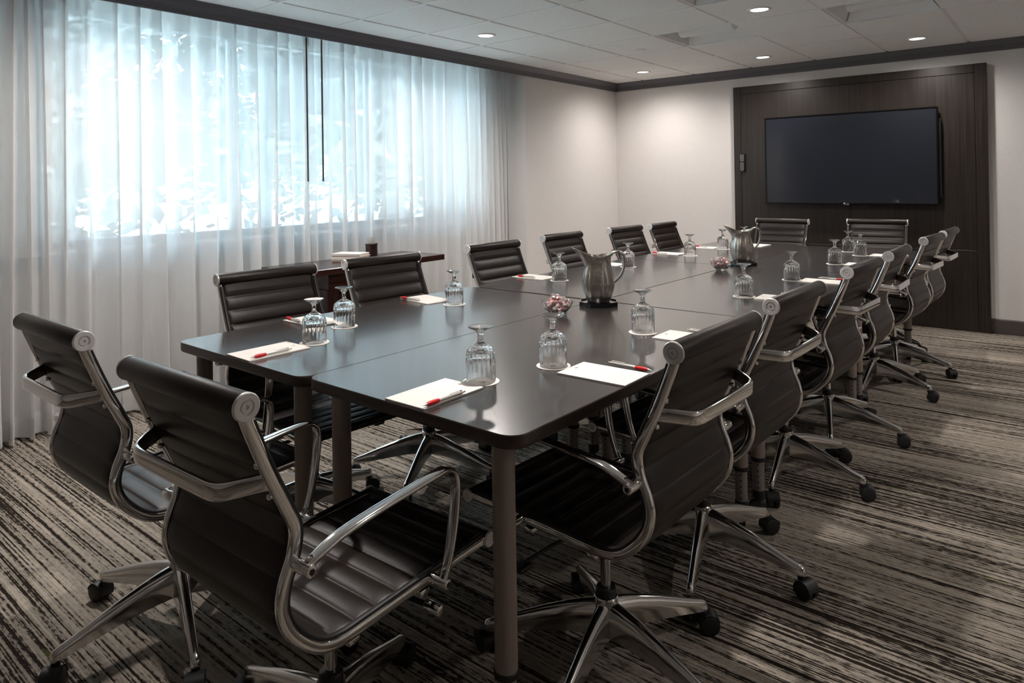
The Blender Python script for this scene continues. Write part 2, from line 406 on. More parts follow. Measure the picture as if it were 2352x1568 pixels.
# ceiling: tegular tiles, grid bars between them, holes for the recessed troffers
GX, GY, GS = -3.6944, 2.3478, 0.6096
TROFF = [(2, 4), (4, 4), (3, 2)]
cm = MB(); gm = MB()
for i in range(-2, 11):
    for j in range(-9, 9):
        x0, y0 = GX+GS*i, GY+GS*j
        a0, a1, b0, b1 = max(x0+.0105, XL), min(x0+GS-.0105, XR), max(y0+.0105, YF), min(y0+GS-.0105, YB)
        if a1-a0 < .03 or b1-b0 < .03 or (i, j) in TROFF: continue
        cm.box(a0, a1, b0, b1, ZC-.004, ZC+.02, .003, 1)
cm.box(XL, XR, YF, YB, 2.62, 2.66)
structure('ceiling', cm.mesh('ceiling', tile_m, smooth=False), 'grey fissured ceiling tiles')
for i in range(-2, 12):
    x = GX+GS*i
    if XL < x < XR: gm.box(x-.012, x+.012, YF, YB, ZC+.003, ZC+.03)
for j in range(-9, 10):
    y = GY+GS*j
    if YF < y < YB: gm.box(XL, XR, y-.0085, y+.0085, ZC-.0055, ZC+.029)
structure('trim_2', gm.mesh('trim_2', grid_white, smooth=False), 'white ceiling grid bars')

# crown moulding and baseboards
prof = [(0, 0), (0, .095), (.055, .095), (.055, .083), (.050, .078), (.046, .070), (.038, .055), (.030, .046), (.026, .042), (.026, .036), (.020, .034), (.018, .026), (.018, .020), (.012, .018), (.010, .008), (.010, 0)]
def run(p0, p1, inward, z, prof, name, m, label=None):
    p0 = Vector(p0); p1 = Vector(p1); iw = Vector(inward); vs = []
    for p in (p0, p1):
        for (o, h) in prof: vs.append((p.x+iw.x*o, p.y+iw.y*o, z+h))
    k = len(prof); fs = [[j, (j+1) % k, k+(j+1) % k, k+j] for j in range(k)] + [list(range(k)), list(range(k, 2*k))[::-1]]
    return structure(name, MB().add(vs, fs).mesh(name, m, 25), label)
run((XL, YF), (XL, YB), (1, 0), 2.327, prof, 'trim_3', crown_paint, 'dark grey crown moulding over the window wall')
run((XL, YB), (XR, YB), (0, -1), 2.327, prof, 'trim_4', crown_paint, 'dark grey crown moulding on the back wall')
run((XR, YB), (XR, YF), (-1, 0), 2.327, prof, 'trim_5', crown_paint, 'dark grey crown moulding on the right wall')
bprof = [(0, 0), (0, .118), (.006, .118), (.012, .110), (.012, 0)]
run((XL, YB), (XR, YB), (0, -1), 0, bprof, 'baseboard_back', base_paint)
run((XL, RY1), (XL, YB), (1, 0), 0, bprof, 'baseboard_left', base_paint)
run((XR, YB), (XR, YF), (-1, 0), 0, bprof, 'baseboard_right', base_paint)

# window
fr = MB()
fr.box(XW-.09, XW-.03, WY0, WY1, WZ0, WZ0+.05); fr.box(XW-.09, XW-.03, WY0, WY1, WZ1-.05, WZ1)
for y in (WY0+.025, 2.47, 3.66, WY1-.025): fr.box(XW-.09, XW-.03, y-.025, y+.025, WZ0+.05, WZ1-.05)
win = structure('window_1', fr.mesh('window_frame', alu_frame, smooth=False), 'wide three-pane window behind the sheers')
structure('pane', MB().box(XW-.062, XW-.056, WY0+.02, WY1-.02, WZ0+.04, WZ1-.04).mesh('pane', window_glass, smooth=False), None, win)
sl = MB().box(XW-.03, XW+.05, RY0+.02, RY1-.002, WZ0-.025, WZ0, .004, 1)
structure('window_sill', sl.mesh('window_sill', white_paint), None, win)
structure('apron', MB().box(XW, XW+.02, RY0+.02, RY1-.002, .855, WZ0-.025).mesh('apron', alu_frame, smooth=False), None, win)

# ------------------------------------------------------------------ outside
structure('ground_outside', MB().box(-60, XW-.121, -40, 60, -.42, -.30).mesh('ground', lawn, smooth=False), 'lawn outside the window')
structure('path_outside', MB().box(-17, -9, -40, 60, -.30, -.285).mesh('path', pave, smooth=False), 'pale paving outside the window')
def tree(loc, h, rad, seed, label, n=5200, leaf=1.0):
    rnd = random.Random(seed)
    t = thing('tree', label, 'tree', loc, 0, 'trees outside the window')
    path = [(0, 0, 0), (.08, .05, h*.25), (-.05, .1, h*.5), (.05, 0, h*.8)]
    mb = MB().tube(cat(path, 5), .24, 10, (0, 1, 0), [1.0-.75*i/15 for i in range(16)])
    for k in range(6):
        a = rnd.uniform(0, 2*PI); z = h*rnd.uniform(.3, .6); L = rad*rnd.uniform(.6, 1)
        mb.tube(cat([(0, .05, z), (L*.5*math.cos(a), L*.5*math.sin(a), z+.5), (L*math.cos(a), L*math.sin(a), z+.7)], 4), .08, 6, None, [1-.08*i for i in range(9)])
    link('trunk', mb.mesh('trunk', bark), t)
    vs = []; fs = []
    cl = [(rnd.uniform(-1, 1)*rad*.75, rnd.uniform(-1, 1)*rad*.75, h*rnd.uniform(.24, .8), rad*rnd.uniform(.25, .5)) for _ in range(34)]
    for k in range(n):
        cx, cy, cz, cr = rnd.choice(cl)
        d = Vector((rnd.gauss(0, 1), rnd.gauss(0, 1), rnd.gauss(0, 1))).normalized()*cr*rnd.random()**.4
        c = Vector((cx, cy, cz))+d; s = rnd.uniform(.07, .16)*leaf
        a = Vector((rnd.gauss(0, 1), rnd.gauss(0, 1), rnd.gauss(0, .6))).normalized(); b = a.orthogonal().normalized()
        q = len(vs); vs += [c-a*s, c+b*s*.5, c+a*s, c-b*s*.5]; fs.append([q, q+1, q+2, q+3])
    link('foliage', MB().add(vs, fs).mesh('foliage', leaf_m, smooth=False), t)
for k, (x, y, h, r, lab) in enumerate([(-8.6, 2.6, 6.5, 2.2, 'leafy tree seen dimly through the near end of the sheers'),
                                       (-8.4, 7.2, 6.6, 2.2, 'tree seen dimly through the sheers left of the two wands'),
                                       (-9.0, 12.0, 6.2, 2.2, 'tree seen dimly through the sheers right of the two wands')]):
    tree((x, y, -.3), h, r, 11+k, lab)
for k in range(7):
    tree((-21.0-1.2*(k % 2), -1.0+6.8*k, -.3), 10.5, 3.1, 40+k, 'pale tree in the far row across the paving, seen faintly through the sheers', 3400, 2.2)
for o in bpy.data.objects:
    if o.name.startswith('tree') and o.location.x < -20: o['group'] = 'far row of trees'

# ------------------------------------------------------------------ sheer curtains
def curtain(y0, y1, seed, label, bunch0, bunch1, dx=0.0):
    rnd = random.Random(seed); NS = 560; NR = 18
    # fold phase accumulates faster where the cloth is bunched
    ph = []; p = rnd.uniform(0, 6); k = [rnd.uniform(.7, 1.5) for _ in range(60)]
    for i in range(NS):
        t = i/(NS-1); y = y0+(y1-y0)*t
        wl_ = .125*k[int(p/(2*PI)) % 60]
        if y-y0 < bunch0: wl_ = .075
        if y1-y < bunch1: wl_ = .07
        p += 2*PI*((y1-y0)/NS)/wl_; ph.append(p)
    def pos(i, z, off=0.0):
        t = i/(NS-1); y = y0+(y1-y0)*t; q = ph[i]; f = q/(2*PI); kk = k[int(f) % 60]
        amp = (.028+.022*(1-z/2.4))*(.55+.55*kk)
        sw = .30*math.sin(f*1.7+seed)*(1.4-z)
        x = -4.215+amp*math.sin(q+sw)+.010*math.sin(2*q+1.3*f)+.012*math.sin(t*9+seed)
        yy = y+.022*math.cos(q+sw)*(1-.3*z/2.4)+.02*math.sin(f*2.1)*(1.2-z)*.5
        return (min(x, -4.135)+off+dx, min(max(yy, RY0+.01), RY1-.01), z)
    zs = [.015+(2.41-.015)*j/(NR-1) for j in range(NR)]
    me = MB().grid(NS, NR, lambda i, j: pos(i, zs[j])).mesh('sheer', sheer_m, 180)
    o = link('sheer_curtain', me)
    tag(o, label, 'curtain', 'white sheer curtains')
    zh = [.018, .06, .10, .125]
    link('hem', MB().grid(NS, 4, lambda i, j: pos(i, zh[j], .004)).mesh('hem', sheer_m, 180), o)
    zt = [2.30, 2.35, 2.405]
    link('heading_tape', MB().grid(NS, 3, lambda i, j: pos(i, zt[j], .004)).mesh('heading', sheer_m, 180), o)
    return o
curtain(.96, 2.90, 3, 'white sheer curtain over the left half of the window, nearer the camera', .32, .06)
curtain(2.862, 5.14, 8, 'white sheer curtain over the right half of the window, toward the TV wall', .06, .34, -.03)
for y, lab in ((2.815, 'brown curtain wand hanging at the sheers, left one of the two'), (2.94, 'brown curtain wand hanging at the sheers, right one of the two')):
    mb = MB().tube([(-4.125, y, 2.40), (-4.125, y, 1.9), (-4.125, y, 1.332)], .006, 8, (0, 1, 0))
    o = link('curtain_wand', mb.mesh('curtain_wand', wand_brown)); tag(o, lab, 'curtain wand', 'curtain wands')

# ------------------------------------------------------------------ ceiling fixtures
lens_me = MB().lathe([(0, 0), (.052, 0), (.056, .004), (.056, .006), (0, .006)], 32).mesh('lens', lamp_lens)
ring_me = MB().lathe([(.056, .004), (.056, -.001), (.066, -.006), (.074, -.005), (.077, 0), (.077, .003), (.056, .006)], 40, close=True).mesh('trim_ring', white_paint)
def downlight(x, y, label, power=1.0, group='recessed downlights'):
    t = thing('downlight', label, 'ceiling light', (x, y, ZC-.006), 0, group)
    link('trim_ring', ring_me, t); link('lens', lens_me, t)
    L = bpy.data.lights.new('downlight_bulb', 'SPOT'); L.energy = LAMP_W*power; L.color = LAMP_COL
    L.spot_size = math.radians(164); L.spot_blend = 1.0; L.shadow_soft_size = .05
    lo = bpy.data.objects.new('downlight_bulb', L); COL.objects.link(lo); lo.parent = t; lo.location = (0, 0, -.012)
for (x, y, lab) in [(-3.41, 3.898, 'lit round downlight over the window side of the table'),
                    (-1.572, 4.528, 'lit round downlight near the top edge beside the ceiling troffers'),
                    (-2.175, 6.337, 'lit round downlight above the left half of the TV panel'),
                    (-.949, 6.369, 'lit round downlight above the right half of the TV panel'),
                    (-3.392, 6.321, 'lit round downlight in the far corner of the ceiling')]:
    downlight(x, y, lab, .55 if y > 6 else 1.0)
for (x, y) in [(.27, 4.53), (-3.41, 1.46), (-1.27, 1.70), (1.5, 2.6)]:  # unseen downlights, added to light the scene from beyond the frame
    downlight(x, y, 'unseen round downlight added to the ceiling outside the picture', .7 if x > 1 else .5 if x > 0 else 1.0)

def troffer(i, j, label):
    x, y = GX+GS*(i+.5), GY+GS*(j+.5); h = GS/2-.006
    t = thing('recessed_troffer', label, 'ceiling light', (x, y, ZC), 0, 'recessed troffers')
    mb = MB(); D = .10; q = h-.075
    ring = [(-h, -h, .002), (h, -h, .002), (h, h, .002), (-h, h, .002)]; topr = [(-q, -h+.02, D), (q, -h+.02, D), (q, h-.02, D), (-q, h-.02, D)]
    mb.add(ring+topr, [[1, 2, 6, 5], [3, 0, 4, 7], [0, 1, 5, 4], [2, 3, 7, 6], [4, 5, 6, 7]])
    link('housing', mb.mesh('housing', white_paint, smooth=False), t)
    mr = MB()
    for sy in (-1, 1):
        N = 10; vs = []; fs = []
        for k in range(N+1):
            u = k/N; yy = sy*(h-.006-(h*.66)*u); zz = .005+.088*math.sin(u*PI/2); xx = h-.006-.072*(zz/D)
            vs += [(-xx, yy, zz), (xx, yy, zz)]
        for k in range(N): fs.append([2*k, 2*k+1, 2*k+3, 2*k+2])
        mr.add(vs, fs)
    link('reflector', mr.mesh('reflector', white_paint), t)
    mb2 = MB()
    mb2.sweep([(-h+.085, 0, .058), (h-.085, 0, .058)], [(.046*math.cos(a*PI/8), .070*math.sin(a*PI/8)) for a in range(16)], (0, 0, 1))
    link('lamp_basket', mb2.mesh('lamp_basket', white_paint), t)
    return t
troffer(2, 4, 'square recessed ceiling fixture in the middle of the visible ceiling, beside a sprinkler cap')
troffer(4, 4, 'square recessed ceiling fixture nearest the upper right corner')
troffer(3, 2, 'square recessed ceiling fixture cut off by the top edge')
o = link('sprinkler_cap', MB().lathe([(0, -.008), (.035, -.008), (.042, -.004), (.042, 0), (0, 0)], 28).mesh('sprinkler_cap', white_paint), None, (-2.822, 5.235, ZC-.004))
tag(o, 'small white sprinkler cap on the ceiling tile beside the middle troffer', 'sprinkler')

# ------------------------------------------------------------------ TV panel, TV and remote
PX0, PX1, PY, PZ = -2.66, -.53, 6.86, 2.232
t = thing('tv_wall_panel', 'tall dark wood veneer wall panel carrying the TV', 'wall panel', ((PX0+PX1)/2, YB, 0))
c = (PX0+PX1)/2
def pbox(name, x0, x1, y0, y1, z0, z1, bev=.0015, m=panel_wood, par=t, ox=c, oy=YB):
    return link(name, MB().box(x0-ox, x1-ox, y0-oy, y1-oy, z0, z1, bev, 1).mesh(name, m, smooth=False), par)
pbox('side_stile', PX0, PX0+.072, PY-.004, YB-.001, 0.002, PZ)
pbox('side_stile', PX1-.082, PX1, PY-.004, YB-.001, 0.002, PZ)
pbox('top_rail', PX0+.074, PX1-.084, PY, YB-.001, 2.160, PZ)
pbox('upper_board', PX0+.074, c+.018, PY, YB-.001, .682, 2.157)
pbox('upper_board', c+.0185, PX1-.084, PY, YB-.001, .682, 2.157)
pbox('lower_board', PX0+.074, PX1-.084, PY, YB-.001, 0.002, .678)

def text_mesh(s, size, name, m):
    cu = bpy.data.curves.new(name, 'FONT'); cu.body = s; cu.size = size; cu.align_x = 'CENTER'; cu.align_y = 'CENTER'; cu.extrude = .0004
    ob = bpy.data.objects.new(name, cu); COL.objects.link(ob)
    dg = bpy.context.evaluated_depsgraph_get(); me = bpy.data.meshes.new_from_object(ob.evaluated_get(dg))
    bpy.data.objects.remove(ob); bpy.data.curves.remove(cu)
    me.materials.clear(); me.materials.append(m); return me

TX0, TX1, TZ0, TZ1, TY = -2.318, -.868, 1.06, 1.892, 6.77
tv = thing('television', 'large flat black TV mounted on the dark wood panel', 'television', ((TX0+TX1)/2, TY, TZ0))
tcx = (TX0+TX1)/2
scr_m = simple('tv_screen', (0.017, 0.020, 0.027), 0.06, 0, 0.02)
link('housing', MB().box(TX0-tcx, TX1-tcx, .004, .05, 0, TZ1-TZ0, .006, 2).mesh('housing', black_plastic), tv)
bz = MB(); b_ = .012
W, H = TX1-TX0, TZ1-TZ0
bz.box(-W/2, W/2, -.006, .006, 0, b_, .002, 1); bz.box(-W/2, W/2, -.006, .006, H-b_, H, .002, 1)
bz.box(-W/2, -W/2+b_, -.006, .006, b_, H-b_, .002, 1); bz.box(W/2-b_, W/2, -.006, .006, b_, H-b_, .002, 1)
link('bezel', bz.mesh('bezel', simple('tv_bezel', (0.012, 0.012, 0.014), 0.2, 0.6)), tv)
link('screen', MB().box(-W/2+b_, W/2-b_, 0.0, .004, b_, H-b_).mesh('screen', scr_m, smooth=False), tv)
logo_m = simple('logo_silver', (0.6, 0.6, 0.6), 0.4, 0.5)
lg = link('badge_lettering', text_mesh('LG', .020, 'badge', logo_m), tv, (.012, -.0068, -.001), (PI/2, 0, 0))
lc = link('badge_circle', MB().lathe([(0, 0), (.008, 0), (.008, .0012), (0, .0012)], 20).mesh('badge_circle', logo_m), tv, (-.014, -.006, .0065), (PI/2, 0, 0))
link('badge_holder', MB().box(-.03, .03, -.005, .02, -.012, .004, .003, 1).mesh('badge_holder', black_plastic), tv)
link('wall_mount', MB().box(-.35, .35, .05, .086, .15, .65, .004, 1).mesh('wall_mount', black_plastic), tv)
link('side_speaker', MB().box(W/2-.03, W/2+.018, .03, .07, .06, H-.10, .004, 1).mesh('side_speaker', black_plastic), tv)

rc = thing('remote_control', 'black remote control fixed upright to the left edge of the wood panel', 'remote control', (-2.572, PY-.0045, 1.37))
link('body', MB().box(-.026, .026, -.022, 0, 0, .185, .006, 2).mesh('remote_body', black_plastic), rc)
btn_m = simple('remote_button', (0.32, 0.32, 0.33), 0.5)
bm_ = MB()
for r_ in range(10):
    for c_ in range(3):
        if r_ == 5 and c_ != 1: continue
        bm_.box(-.018+c_*.0135, -.009+c_*.0135, -.0245, -.021, .022+r_*.0155, .030+r_*.0155, .001, 1)
link('buttons', bm_.mesh('buttons', btn_m, smooth=False), rc)
link('lettering', text_mesh('LG', .012, 'remote_lettering', btn_m), rc, (0, -.0226, .012), (PI/2, 0, 0))

# ------------------------------------------------------------------ console table by the window with pads and pen cup
ct = thing('console_table', 'narrow dark reddish wood console table standing in front of the sheers', 'console table', (-3.85, 3.03, 0))
link('tabletop', MB().box(-.235, .235, -.605, .605, .740, .780, .003, 1).mesh('console_top', console_wood), ct)
link('apron', MB().box(-.20, .20, -.40, .40, .64, .740, .002, 1).mesh('console_apron', console_wood), ct)
for s in (-1, 1): link('leg', MB().box(-.19, .19, s*.36-.04, s*.36+.04, 0, .64, .003, 1).mesh('console_leg', console_leg_wood), ct)
link('back_panel', MB().box(-.03, .03, -.32, .32, .06, .64, .002, 1).mesh('console_back', console_leg_wood), ct)

# stack of notepads on the console (each pad a thing)
pad_me = MB().box(-.07, .07, -.1075, .1075, 0, .0045, .0006, 1).mesh('notepad', paper)
pad_top_me = MB().box(-.0698, .0698, -.1073, .1073, .0045, .0047).mesh('notepad_sheet', paper, smooth=False)
# small letter mark printed on pads and coasters: two slanted strokes and a swept foot
def mark_mesh(s, m, name):
    P = [[(-.9, -.5), (-.2, .55), (.02, .55), (-.38, -.1)], [(.05, -.5), (.25, .6), (.42, .6), (.25, -.5)], [(.5, -.5), (.62, .6), (.82, .6), (.75, -.5)]]
    mb = MB()
    for q in P: mb.add([(x*s, y*s, 0) for x, y in q], [[0, 1, 2, 3]])
    return mb.mesh(name, m, smooth=False)
pad_mark = mark_mesh(.0085, dark_ink, 'pad_mark')
coaster_mark = mark_mesh(.014, ink, 'coaster_mark')
for k in range(7):
    o = link('notepad', MB().box(-.1075, .1075, -.07, .07, 0, .0078, .0008, 1).mesh('stack_pad', paper if k % 3 != 1 else paper_edge), None, (-3.865+.003*math.sin(k*2.1), 2.97+.004*math.cos(k*1.7), .7802+.0080*k), (0, 0, .42+.02*math.sin(k*3)))
    tag(o, 'white notepad in the stack on the console table beside the pen cup, %s' % ('bottom one', 'second from bottom', 'third from bottom', 'middle one', 'third from top', 'second from top', 'top one')[k], 'notepad', 'stacked notepads on the console')
pc = thing('pen_cup', 'dark tinted pen cup full of pens on the console table', 'cup', (-3.885, 3.17, .7802))
smoke_glass = glass_mat('smoked_plastic', (0.30, 0.10, 0.10), 1.3, 0.05)
link('cup', MB().lathe([(0, 0), (.040, 0), (.043, .003), (.043, .10), (.041, .10), (.041, .004), (0, .004)], 32).mesh('cup', simple('dark_mesh_cup', (0.03, 0.012, 0.012), 0.25)), pc)
link('rim', MB().lathe([(.0425, .098), (.045, .098), (.045, .103), (.0425, .103)], 32, close=True).mesh('cup_rim', black_plastic), pc)

# ------------------------------------------------------------------ pens
def lathex(mb, prof, n=14):  # lathe about local x
    return mb.lathe(prof, n, Matrix.Rotation(PI/2, 4, 'Y'))
barrel_me = lathex(MB(), [(0, .052), (.0042, .052), (.0048, .056), (.0048, .128), (.0040, .133), (0, .133)]).mesh('barrel', pen_silver)
grip_me = lathex(MB(), [(0, .012), (.0042, .012), (.0055, .020), (.0060, .032), (.0054, .044), (.0048, .052), (0, .052)]).mesh('grip', pen_red)
grip_black_me = lathex(MB(), [(0, .012), (.0042, .012), (.0055, .020), (.0060, .032), (.0054, .044), (.0048, .052), (0, .052)]).mesh('grip', black_plastic)
tip_me = lathex(MB(), [(0, 0), (.0009, 0), (.0012, .003), (.0040, .012), (0, .012)]).mesh('tip', pen_silver)
btn_me = lathex(MB(), [(0, .133), (.0025, .133), (.0025, .143), (0, .143)]).mesh('button', pen_silver)
clip_me = MB().box(.088, .130, -.0018, .0018, .0062, .0072, .0004, 1).box(.126, .131, -.0018, .0018, .003, .0070, .0003, 1).mesh('clip', pen_silver)
def pen(name, x0, y0, x1, y1, z, label, group, tilt=None):
    a = math.atan2(y1-y0, x1-x0)
    t = thing(name, label, 'pen', (x0, y0, z), a, group)
    if tilt is not None: t.rotation_euler = tilt
    link('barrel', barrel_me, t); link('grip', grip_me, t); link('tip', tip_me, t); link('button', btn_me, t); link('clip', clip_me, t)
    return t
for k in range(14):
    a = k*2.4; r = .011+.024*((k*7) % 5)/4
    e = Vector((r*.35*math.cos(a), r*.35*math.sin(a), .143)).normalized()
    base = Vector((-3.885+.75*r*math.cos(a), 3.17+.75*r*math.sin(a), .7855))
    q = e.to_track_quat('X', 'Z').to_euler()
    pen('pen', base.x, base.y, base.x+1, base.y, base.z, 'silver pen standing among others in the dark cup on the console table', 'pens in the cup', q)

# ------------------------------------------------------------------ tables
TZ = .77; TT = .033
def rrect_xy(w, h, r, n=6): return rrect(w, h, r, n)
def table_top_mesh():
    o = rrect(.381, .7525, .045, 6); k = len(o)
    lv = [(-.005, -TT), (-.001, -TT+.003), (0, -TT+.010), (0, -.004), (-.0005, -.0015), (-.0018, -.0003)]
    vs = []; fs = []
    for d, z in lv:
        for (x, y) in o:
            s = Vector((x, y)); nrm = s.normalized()
            # inset by d toward centre
            vs.append((x+d*(1 if x > 0 else -1), y+d*(1 if y > 0 else -1), z))
    for i in range(len(lv)-1):
        for j in range(k): fs.append([i*k+j, i*k+(j+1) % k, (i+1)*k+(j+1) % k, (i+1)*k+j])
    fs.append(list(range(k))[::-1])
    return MB().add(vs, fs).mesh('table_edge', table_edge_m, 50)
def table_surface_mesh():
    o = rrect(.3795, .751, .0435, 6); k = len(o)
    return MB().add([(x, y, 0) for x, y in o]+[(x, y, -.004) for x, y in o], [list(range(k))]+[[j, k+j, k+(j+1) % k, (j+1) % k] for j in range(k)]).mesh('table_surface', laminate, smooth=False)
edge_me = table_top_mesh(); surf_me = table_surface_mesh()
leg_me = MB().cyl((0, 0, .215), (0, 0, TZ-TT), .026, 28).mesh('leg_tube', taupe)
leg_ring_me = MB().lathe([(.0265, .205), (.029, .207), (.029, .219), (.0265, .221)], 28, close=True).mesh('leg_ring', black_plastic)
inner_me = MB().cyl((0, 0, .085), (0, 0, .215), .0225, 24).mesh('leg_inner_tube', grey_tube)
holes_me = MB()
for k in range(5):
    for a in (-1.25,):
        p = Vector((.0224*math.cos(a), .0224*math.sin(a), .105+.022*k)); d = Vector((math.cos(a), math.sin(a), 0))
        holes_me.cyl(p-d*.001, p+d*.0006, .0032, 10)
holes_me = holes_me.mesh('height_holes', black_plastic)
foot_me = MB().lathe([(0, .055), (.020, .055), (.025, .062), (.025, .085), (.023, .092), (0, .092)], 24).mesh('leg_foot', black_plastic)
tcast_me = MB().cyl((-.012, -.011, .0255), (-.012, -.003, .0255), .0255, 24, .003).cyl((-.012, .003, .0255), (-.012, .011, .0255), .0255, 24, .003).box(-.016, .006, -.004, .004, .024, .058, .001, 1).mesh('table_caster', rubber)
rail_me = MB().box(-.30, .30, -.62, -.60, -TT-.045, -TT, .003, 1).box(-.30, .30, .60, .62, -TT-.045, -TT, .003, 1).box(-.33, -.31, -.60, .60, -TT-.03, -TT, .003, 1).box(.31, .33, -.60, .60, -TT-.03, -TT, .003, 1).mesh('table_under_frame', black_plastic)
def table(x, y, rz, label):
    t = thing('conference_table', label, 'table', (x, y, 0), rz, 'tables pushed together into one')
    link('tabletop_edge', edge_me, t, (0, 0, TZ)); link('tabletop', surf_me, t, (0, 0, TZ))
    link('under_frame', rail_me, t, (0, 0, TZ))
    for sx in (-1, 1):
        for sy in (-1, 1):
            L = link('leg', leg_me, t, (sx*.297, sy*.692, 0))
            link('leg_ring', leg_ring_me, L); link('inner_tube', inner_me, L); link('adjustment_holes', holes_me, L)
            link('foot_collar', foot_me, L); link('caster', tcast_me, L, (0, 0, 0), (0, 0, (sx*1.3+sy*.7)))
    return t
RT = math.radians(-.9)
ex = Vector((math.cos(RT), math.sin(RT))); ey = Vector((-math.sin(RT), math.cos(RT)))
T2c = Vector((-1.2905, 1.874)); T1c = Vector((-2.0533, 1.868))
table(T1c.x, T1c.y, math.radians(-.4), 'dark laminate table at the near end, window side')
table(T2c.x, T2c.y, math.radians(-.4), 'dark laminate table at the near end, aisle side')
row2 = Vector((-1.2785, 1.876))+ey*1.512; row3 = row2+ey*1.512
for rr, nm in ((row2, 'middle'), (row3, 'far end, TV')):
    q = rr-ex*.768
    table(q.x, q.y, RT, 'dark laminate table in the %s row, window side' % nm)
    table(rr.x, rr.y, RT, 'dark laminate table in the %s row, aisle side' % nm)

# ------------------------------------------------------------------ office chair meshes (local: +x forward, +y sitter's left, origin on floor under the column)
OFF = .330
PR = [(0, .937), (.007, .905), (.047, .805), (.080, .735), (.098, .690), (.093, .645), (.075, .600), (.069, .560), (.080, .520), (.108, .482), (.148, .450), (.195, .437), (.26, .4375), (.34, .4405), (.44, .444), (.54, .447), (.620, .449)]
prof_pts = [Vector((d-OFF, 0, z)) for d, z in PR]
fine = cat(prof_pts, 10)
acc = [0.0]
for i in range(1, len(fine)): acc.append(acc[-1]+(fine[i]-fine[i-1]).length)
TOTAL = acc[-1]
def at_s(s):
    s = min(max(s, 0), TOTAL); i = 0
    lo, hi = 0, len(acc)-1
    while hi-lo > 1:
        m_ = (lo+hi)//2
        if acc[m_] <= s: lo = m_
        else: hi = m_
    t_ = (s-acc[lo])/max(1e-9, acc[hi]-acc[lo]); p = fine[lo].lerp(fine[hi], t_)
    a = fine[max(lo-1, 0)]; b = fine[min(hi+1, len(fine)-1)]; T = (b-a).normalized()
    return p, T, Vector((-T.z, 0, T.x))
WR = .207
S_SPLIT = acc[min(range(len(fine)), key=lambda i: abs(fine[i].x-(.150-OFF))+abs(fine[i].z-.450))]
def sling(s0, s1, first, name):
    N = int((s1-s0)/.0032); cols = [-1, -.985, -.93, -.8, -.55, -.28, 0, .28, .55, .8, .93, .985, 1]; K = len(cols); hw = WR-.0085
    P = .0565
    fr_, bk_ = [], []
    for i in range(N+1):
        s = s0+(s1-s0)*i/N; p, T, Nn = at_s(s)
        if s > .075: puff = .0090*abs(math.sin(PI*(s-.075)/P))**.42
        else: puff = .0085*min(1.0, max(0.0, .075-s)/.022)**.45
        for c_ in cols:
            e = (1-abs(c_)**8)**.5 if abs(c_) < 1 else 0
            hf = .0028+(puff+.0015)*e; hb = .0028+(puff*.95+.001)*e
            y = c_*hw
            fr_.append(p+Nn*hf+Vector((0, y, 0))); bk_.append(p-Nn*hb+Vector((0, y, 0)))
    n_ = (N+1)*K; vs = fr_+bk_; fs = []
    for i in range(N):
        for j in range(K-1):
            a = i*K+j
            fs.append([a, a+1, a+K+1, a+K]); fs.append([n_+a, n_+a+K, n_+a+K+1, n_+a+1])
        a = i*K; fs.append([a, a+K, n_+a+K, n_+a]); a = i*K+K-1; fs.append([a, n_+a, n_+a+K, a+K])
    for j in range(K-1):
        fs.append([j, n_+j, n_+j+1, j+1]); a = N*K+j; fs.append([a, a+1, n_+a+1, n_+a])
    return MB().add(vs, fs).mesh(name, leather, 70)
back_me = sling(.012, S_SPLIT-.0015, True, 'chair_back')
seat_me = sling(S_SPLIT, TOTAL-.006, False, 'chair_seat')
rail_path = [p for p in fine]
rail_sec = rrect(.0085, .0115, .007, 4)
def rail_mesh(s): return MB().sweep([p+Vector((0, s*WR, 0)) for p in rail_path], rail_sec, (0, 1, 0)).mesh('side_rail', chrome, 60)
rail_l, rail_r = rail_mesh(1), rail_mesh(-1)
def edge_mesh(s):
    pts = []
    for i in range(0, len(fine)):
        p, T, Nn = at_s(acc[i]); 
        if acc[i] < .03: continue
        pts.append(p+Nn*.0125+Vector((0, s*(WR-.002), 0)))
    return MB().sweep(pts, rrect(.0065, .0045, .003, 2), (0, 1, 0)).mesh('rail_insert', black_plastic, 60)
edge_l, edge_r = edge_mesh(1), edge_mesh(-1)
top = prof_pts[0]
roll_me = MB().cyl((top.x, -.2150, top.z), (top.x, .2150, top.z), .0245, 32, .003).mesh('head_roll', leather)
def cap_mesh(p, r, s, y0, name):
    M = Matrix.Translation((p.x, s*y0, p.z)) @ Matrix.Rotation(-s*PI/2, 4, 'X')
    return MB().lathe([(0, 0), (r, 0), (r, .0045), (r*.93, .0062), (r*.56, .0062), (r*.52, .003), (r*.44, .003), (r*.40, .0058), (r*.16, .0058), (r*.13, .002), (0, .002)], 32, M).mesh(name, satin, 40)
cap_l, cap_r = cap_mesh(top, .0250, 1, .2150, 'roll_cap'), cap_mesh(top, .0250, -1, .2150, 'roll_cap')
fp = prof_pts[-1]+Vector((.013, 0, 0))
froll_me = MB().cyl((fp.x, -.2150, fp.z), (fp.x, .2150, fp.z), .0155, 24, .003).mesh('front_roll', leather)
fcap_l, fcap_r = cap_mesh(fp, .0175, 1, .2150, 'front_cap'), cap_mesh(fp, .0175, -1, .2150, 'front_cap')
